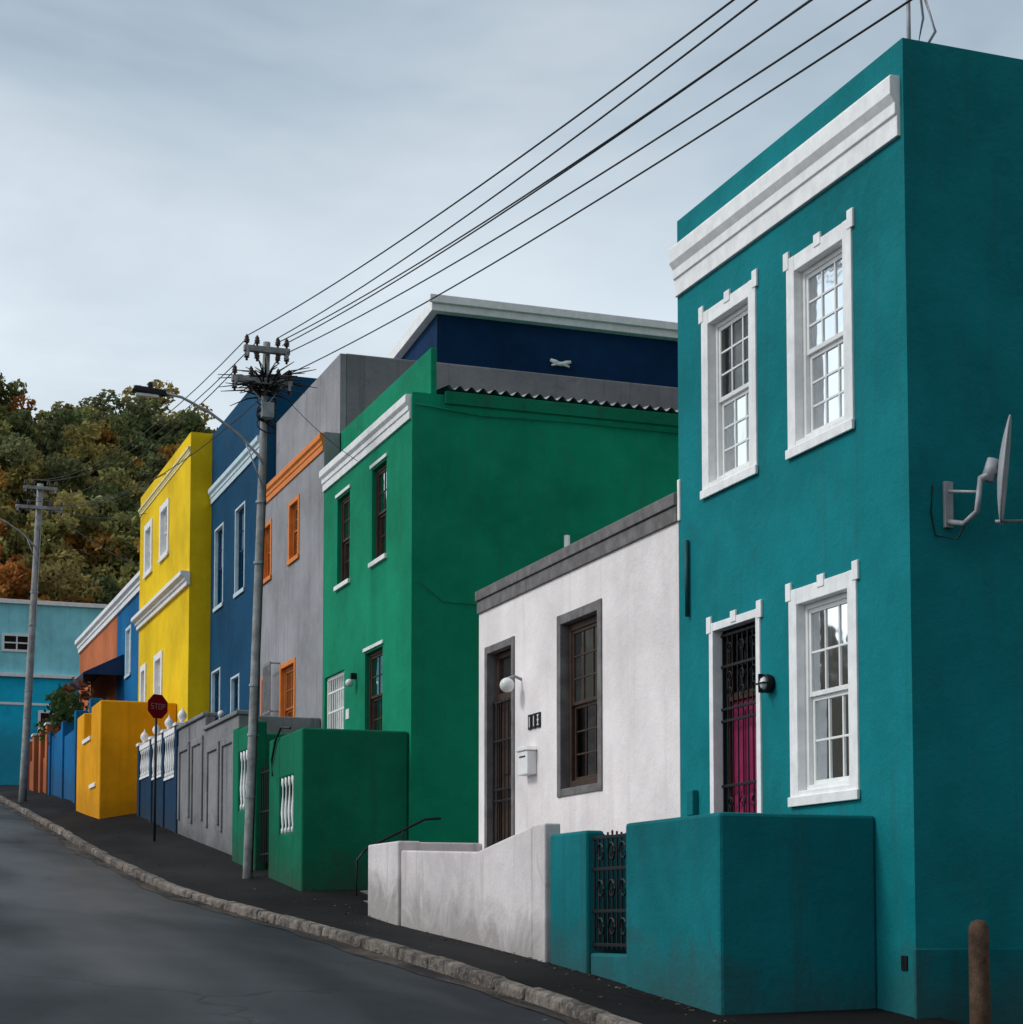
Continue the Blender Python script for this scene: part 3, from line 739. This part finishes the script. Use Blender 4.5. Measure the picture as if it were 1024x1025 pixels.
# ------------------------------------------------------------------ poles, wires
def insul(P,c,h=.14): P.lathe(c,[(.02,0),(.02,.04),(.05,.05),(.035,.07),(.05,.09),(.03,.11),(.04,.13),(.01,h)],8)
def utility_pole(base,topx,topy,zt,arms,lamp=True,clutter=True,mat='pole_wood',r0=.085):
    T=Thing('utility_pole',base)
    bx,by,bz=base; P=T.p('pole',mat,0,True)
    at=lambda z:(bx+(topx-bx)*(z-bz)/(zt-bz),by+(topy-by)*(z-bz)/(zt-bz))
    P.tube([(*at(z),z) for z in np.linspace(bz-.4,zt,9)],[r0-.025*i/8 for i in range(9)],12)
    cnd=T.p('conduit','cable',0,True); cnd.tube([(at(z)[0]+.05,at(z)[1]-.08,z) for z in np.linspace(bz,zt-1.4,6)],.012,6)
    bands=T.p('pole_bands','galv')
    for z in (bz+1.2,bz+2.2,bz+3,bz+5,bz+6): x,y=at(z); bands.lathe((x,y,z),[(r0+.006,0),(r0+.006,.04)],12)
    A=T.p('crossarms','pole_wood',.01); I=T.p('insulators','ceramic',0,True); S=T.p('braces','galv')
    for (z,w0,w1) in arms:
        x,y=at(z); A.box(x-w0,x+w1,y-.16,y-.06,z-.05,z+.05)
        S.tube([(x-w0*.6,y-.11,z-.05),(x,y-.1,z-.4)],.012,5); S.tube([(x+w1*.6,y-.11,z-.05),(x,y-.1,z-.4)],.012,5)
        for t in (-w0+.05,-w0*.45,w1*.45,w1-.05): insul(I,(x+t,y-.11,z+.05),.18); insul(I,(x+t,y-.11,z-.2),.16)
        for t in (-w0+.06,w1-.06): S.box(x+t-.02,x+t+.02,y-.19,y-.05,z-.14,z+.02)
    if clutter:
        x,y=at(zt-.7); C=T.p('cable_clutter','cable',0,True)
        for i in range(90):
            a=random.random()*6.28; r=random.uniform(.2,.85); zz=zt-.72+random.uniform(-.12,.15); dz=random.uniform(-.22,.32)
            C.tube([(x,y,zz-.08),(x+math.cos(a)*r*.5,y+math.sin(a)*r*.5,zz+dz*.6+.03),(x+math.cos(a)*r,y+math.sin(a)*r,zz+dz)],[.016,.014,.006],5)
        for i in range(7):
            C.tube([(x+.16*math.cos(t*.5),y-.1+.05*math.sin(t*.5),zt-1.0-.07*i+.12*math.sin(t*.5+i)) for t in range(13)],.012,5)
        T.p('junction_box','galv',.01).box(x-.10,x+.10,y-.24,y-.08,zt-1.3,zt-1.05)
    if lamp:
        za=zt-1.95; x,y=at(za); A2=T.p('lamp_arm','galv',0,True)
        A2.tube([(x,y-.1,za-.1),(x-.1,y-.1,za+.05),(x-.45,y-.1,za+.38),(x-.9,y-.1,za+.68),(x-1.35,y-.1,za+.88),(x-1.65,y-.1,za+.92)],.024,8)
        A2.tube([(x,y-.1,za-.5),(x-.3,y-.1,za+.22)],.012,6)
        H=T.p('lamp_head','black_iron',.02); H.hexa([(x-2.15,y-.19,za+.90),(x-1.6,y-.15,za+.86),(x-1.6,y-.05,za+.86),(x-2.15,y-.01,za+.90),(x-2.1,y-.16,za+1.0),(x-1.6,y-.14,za+.97),(x-1.6,y-.06,za+.97),(x-2.1,y-.04,za+1.0)])
        T.p('photocell','black_iron').lathe((x-1.85,y-.1,za+.99),[(.04,0),(.04,.07),(.02,.09)],8)
        T.p('lamp_lens','lampglass').box(x-2.08,x-1.72,y-.14,y-.06,za+.84,za+.88)
    T.done(); return at
utility_pole((6.43,30.0,.78),6.66,30.0,9.45,[(9.29,.40,.36),(8.77,.58,.42)])
utility_pole((5.65,58.3,3.9),6.0,58.3,13.25,[(13.1,.5,.5),(12.5,.7,.7)],clutter=False,r0=.12)
utility_pole((6.4,-8,-2.9),6.4,-8,4.9,[(4.7,.5,.5)],clutter=False)
Wn=Part(); Wf=Part()
def wire(P,p0,mid,yend,c=.0015,r=.0085):
    x0,y0,z0=p0; x1,y1,z1=mid; t1=y0-y1; s=(z0-z1+c*t1*t1)/t1
    P.tube([(x0+(x1-x0)*t/t1,y0-t,z0-s*t+c*t*t) for t in ((y0-yend)*i/30 for i in range(31))],r,6)
for p0,mid in (((6.31,29.9,9.50),(5.8,11.46,6.37)),((6.80,29.9,9.50),(6.0,11.49,6.42)),((6.86,29.9,9.46),(6.2,11.07,6.26)),((6.90,29.9,9.40),(6.24,11.1,6.3)),
               ((6.96,29.9,9.27),(6.5,10.82,6.19)),((7.04,29.9,8.95),(6.75,10.69,6.18))):
    wire(Wn,p0,mid,-7.9)
Wn.make('overhead_wires','cable',smooth=True)
def sagw(P,a,b,sag,r=.009,n=16):
    a=Vector(a);b=Vector(b); P.tube([a.lerp(b,i/n)-Vector((0,0,sag*4*(i/n)*(1-i/n))) for i in range(n+1)],r,5)
for a,b in (((6.3,29.95,9.45),(5.6,58.2,13.35)),((6.5,29.95,9.45),(5.9,58.2,13.35)),((6.15,29.95,8.95),(5.5,58.2,12.7)),((7.0,29.95,8.95),(6.4,58.2,12.6))):
    sagw(Wf,a,b,.7)
for b in ((7.9,47,11.2),(7.9,50,10.8),(8.3,52,9.7)): sagw(Wf,(6.2,58.2,12.6),b,.25,.009)
for b in ((8.4,30.6,7.75),(8.4,38.6,9.5)): sagw(Wf,(6.8,30.0,8.75),b,.1,.005)
sagw(Wf,(6.0,58.3,13),(3,80,13.2),.3)
Wf.make('overhead_wires','cable',smooth=True)

# stop sign (turned towards the side street)
T=Thing('stop_sign',(6.25,38,g(38)))
ang=rad(28); ca,sa=math.cos(ang),math.sin(ang); zc=4.3
def sp(u,z,dy): return (6.25+u*ca-dy*sa,38+u*sa+dy*ca,z)
P=T.p('octagon_plate','stop_red',.003)
oc=[(.26*math.cos(rad(22.5+45*i)),zc+.26*math.sin(rad(22.5+45*i))) for i in range(8)]
P.add([sp(u,z,-.06) for u,z in oc]+[sp(u,z,-.04) for u,z in oc],[tuple(range(8)),tuple(range(15,7,-1))]+[(i,i+8,(i+1)%8+8,(i+1)%8) for i in range(8)])
Lt=T.p('letters','sign_letters')
def stroke(x0,z0,x1,z1):
    a,b,c,d=min(x0,x1)-.006,max(x0,x1)+.006,min(z0,z1)-.006,max(z0,z1)+.006
    Lt.add([sp(a,c,-.064),sp(b,c,-.064),sp(b,d,-.064),sp(a,d,-.064)],[(0,1,2,3)])
for i,ch in enumerate('STOP'):
    x=-.17+i*.095; w=.058; h=.05
    for a,b,c,d in {'S':[(0,1,1,1),(0,0,0,1),(0,0,1,0),(1,-1,1,0),(0,-1,1,-1)],'T':[(0,1,1,1),(.5,-1,.5,1)],'O':[(0,1,1,1),(0,-1,1,-1),(0,-1,0,1),(1,-1,1,1)],'P':[(0,-1,0,1),(0,1,1,1),(1,0,1,1),(0,0,1,0)]}[ch]: stroke(x+a*w,zc+b*h,x+c*w,zc+d*h)
T.p('post','cable',0,True).tube([(6.25,38,1.2),(6.25,38,4.5)],.026,8)
T.done()

T=Thing('wooden_post',(8.8,13.15,-.9))
T.p('post','post_wood',.0,True).lathe((8.8,13.15,-1.6),[(.085,0),(.085,1.0),(.083,1.5),(.078,1.56),(.06,1.60),(.02,1.615)],14)
T.done()

# ------------------------------------------------------------------ vegetation
def leafmesh(name,C,col,size,parent=None):
    n=len(C); a=rng.normal(size=(n,3)); a/=np.linalg.norm(a,axis=1)[:,None]
    b=rng.normal(size=(n,3)); b-=a*(a*b).sum(1)[:,None]; b/=np.linalg.norm(b,axis=1)[:,None]
    s=(size*rng.uniform(.6,1.35,n))[:,None]
    V=np.stack([C-a*s,C+b*s*.6,C+a*s,C-b*s*.6],1).reshape(-1,3)
    me=bpy.data.meshes.new(name); me.vertices.add(n*4); me.vertices.foreach_set('co',V.ravel())
    me.loops.add(n*4); me.loops.foreach_set('vertex_index',np.arange(n*4,dtype=np.int32))
    me.polygons.add(n); me.polygons.foreach_set('loop_start',np.arange(0,n*4,4,dtype=np.int32))
    try: me.polygons.foreach_set('loop_total',np.full(n,4,dtype=np.int32))
    except Exception: pass
    me.update(calc_edges=True)
    at=me.color_attributes.new('Col','FLOAT_COLOR','POINT')
    cc=np.ones((n*4,4),dtype=np.float32); cc[:,:3]=np.repeat(col,4,0); at.data.foreach_set('color',cc.ravel())
    me.materials.append(MATS['foliage'])
    ob=bpy.data.objects.new(name,me); sc.collection.objects.link(ob)
    if parent: ob.parent=parent; ob.matrix_parent_inverse=Matrix.Translation(-parent.location)
    return ob
Cs=[];Ks=[];trk=Part()
greens=[(.18,.20,.075),(.24,.235,.085),(.13,.165,.07),(.30,.26,.09),(.19,.205,.10)]
autumn=[(.46,.26,.06),(.38,.20,.055),(.32,.24,.07),(.36,.15,.045),(.26,.21,.08)]
for i in range(430):
    Y=rng.uniform(94,164); f=rng.uniform(.03,.25); Xc=Y*f
    zt=gz(Xc,Y); low=(Y-94)/70
    pa=.72 if low<.36 else (.22 if low<.55 else .04)
    base=np.array((autumn if rng.random()<pa else greens)[rng.integers(5)])
    R_=rng.uniform(1.2,2.4)*(1.0+.15*low); hgt=rng.uniform(1.3,3.8)
    if rng.random()<.12: hgt+=1.6
    nb=int(rng.integers(5,9))
    for k in range(nb):
        cc=np.array((Xc,Y,zt+hgt))+rng.normal(size=3)*R_*np.array((.55,.55,.34))
        r=R_*rng.uniform(.32,.6); m=int(125*r*r)+30
        d=rng.normal(size=(m,3)); d/=np.linalg.norm(d,axis=1)[:,None]
        rr=r*rng.uniform(.6,1.12,m)[:,None]
        Cs.append(cc+d*rr*np.array((1,1,.72)))
        br=rng.uniform(.55,1.45,m)*rng.uniform(.65,1.3)
        Ks.append(np.clip(base[None,:]*br[:,None],.004,.7))
    trk.tube([(Xc,Y,zt-.3),(Xc+rng.uniform(-.3,.3),Y,zt+hgt*.5),(Xc+rng.uniform(-.5,.5),Y,zt+hgt)],[.22,.16,.07],5)
    for k in range(2):
        a=rng.uniform(0,6.28); trk.tube([(Xc,Y,zt+hgt*.4),(Xc+math.cos(a)*R_*.6,Y+math.sin(a)*R_*.6,zt+hgt+R_*.2)],[.1,.03],4)
e=bpy.data.objects.new('hillside_trees',None); e.location=(20,130,20); sc.collection.objects.link(e)
leafmesh('crowns',np.concatenate(Cs),np.concatenate(Ks),.22,e)
trk.make('trunks','brown_wood',e)
e=bpy.data.objects.new('garden_bush',None); e.location=(6.8,59,6); sc.collection.objects.link(e)
Cs=[];Ks=[]
for k in range(16):
    cc=np.array((6.95+rng.uniform(-.3,.3),55.3+k*.5,6.0+rng.uniform(-.4,.7))); m=150; d=rng.normal(size=(m,3)); d/=np.linalg.norm(d,axis=1)[:,None]
    Cs.append(cc+d*rng.uniform(.2,.52,m)[:,None]); base=np.array([(.05,.09,.03),(.04,.065,.025),(.18,.07,.035)][k%3]); Ks.append(base*rng.uniform(.5,1.5,m)[:,None])
leafmesh('leaves',np.concatenate(Cs),np.concatenate(Ks),.09,e)
st=Part(); 
for k in range(8): st.tube([(6.95,55.3+k*1.0,4.6),(6.9,55.3+k*1.0,6.1)],[.04,.015],5)
st.make('stems','brown_wood',e)

# ------------------------------------------------------------------ world, sun, camera
w=bpy.data.worlds.new('World'); sc.world=w; w.use_nodes=True; nt=w.node_tree; nt.nodes.clear()
out=N(nt,'ShaderNodeOutputWorld'); bg=N(nt,'ShaderNodeBackground'); bg.inputs[1].default_value=.1
sky=N(nt,'ShaderNodeTexSky',sky_type='NISHITA'); sky.sun_disc=False; sky.sun_elevation=rad(42); sky.sun_rotation=rad(-80)
sky.dust_density=2.0; sky.altitude=50
tc=N(nt,'ShaderNodeTexCoord'); co=tc.outputs['Generated']
sep=N(nt,'ShaderNodeSeparateXYZ'); L(nt,co,sep.inputs[0])
mp=mapping(nt,co,(1,1,2.0))
n1=noise(nt,mp,2.2,5,.55,.5); n2=noise(nt,mp,4.2,6,.56,.3)
zf=sep.outputs['Z']
ramp=N(nt,'ShaderNodeValToRGB'); L(nt,zf,ramp.inputs[0])
els=ramp.color_ramp.elements; els[0].position=0.0; els[0].color=(.92,.98,1.0,1); els[1].position=1; els[1].color=(.95,.98,1.02,1)
for p_,c_ in ((.20,(.92,.99,1.03,1)),(.29,(.78,.89,.97,1)),(.42,(.33,.435,.54,1)),(.6,(.40,.48,.56,1))):
    e_=els.new(p_); e_.color=c_
cl=mixc(nt,mrange(nt,n1,.40,.62,0,.40),ramp.outputs[0],(.94,1.0,1.05))
cl=mixc(nt,mrange(nt,n2,.44,.70,0,.38),cl,(.36,.46,.56))
# unseen sky brightened streetward, dimmed behind the viewer, so facades outshine side walls
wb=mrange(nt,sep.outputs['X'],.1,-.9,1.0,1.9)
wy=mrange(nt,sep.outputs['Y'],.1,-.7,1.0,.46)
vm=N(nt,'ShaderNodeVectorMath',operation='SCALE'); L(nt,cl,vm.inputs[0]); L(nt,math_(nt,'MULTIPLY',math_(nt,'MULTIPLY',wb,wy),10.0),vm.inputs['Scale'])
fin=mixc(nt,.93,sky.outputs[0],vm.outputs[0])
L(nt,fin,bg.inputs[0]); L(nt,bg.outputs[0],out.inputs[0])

sl=bpy.data.lights.new('sun','SUN'); sl.energy=1.5; sl.angle=rad(12); sl.color=(1,.96,.90)
so=bpy.data.objects.new('sun',sl); sc.collection.objects.link(so)
el=rad(42); az=rad(10)
dirv=Vector((-math.cos(el)*math.cos(az),math.cos(el)*math.sin(az),math.sin(el)))
so.rotation_euler=dirv.to_track_quat('Z','Y').to_euler(); so.location=(-20,0,40)

cd=bpy.data.cameras.new('camera'); co_=bpy.data.objects.new('camera',cd); sc.collection.objects.link(co_)
cd.sensor_fit='HORIZONTAL'; cd.sensor_width=36; cd.lens=36*1900/1024; cd.shift_y=(922-1900*math.tan(rad(4))-512)/1024
cd.clip_end=6000; cd.clip_start=.05
co_.location=(0,0,0); co_.rotation_euler=(rad(94),0,rad(-20))
sc.camera=co_
sc.view_settings.view_transform='Standard'; sc.view_settings.look='None'; sc.view_settings.exposure=0
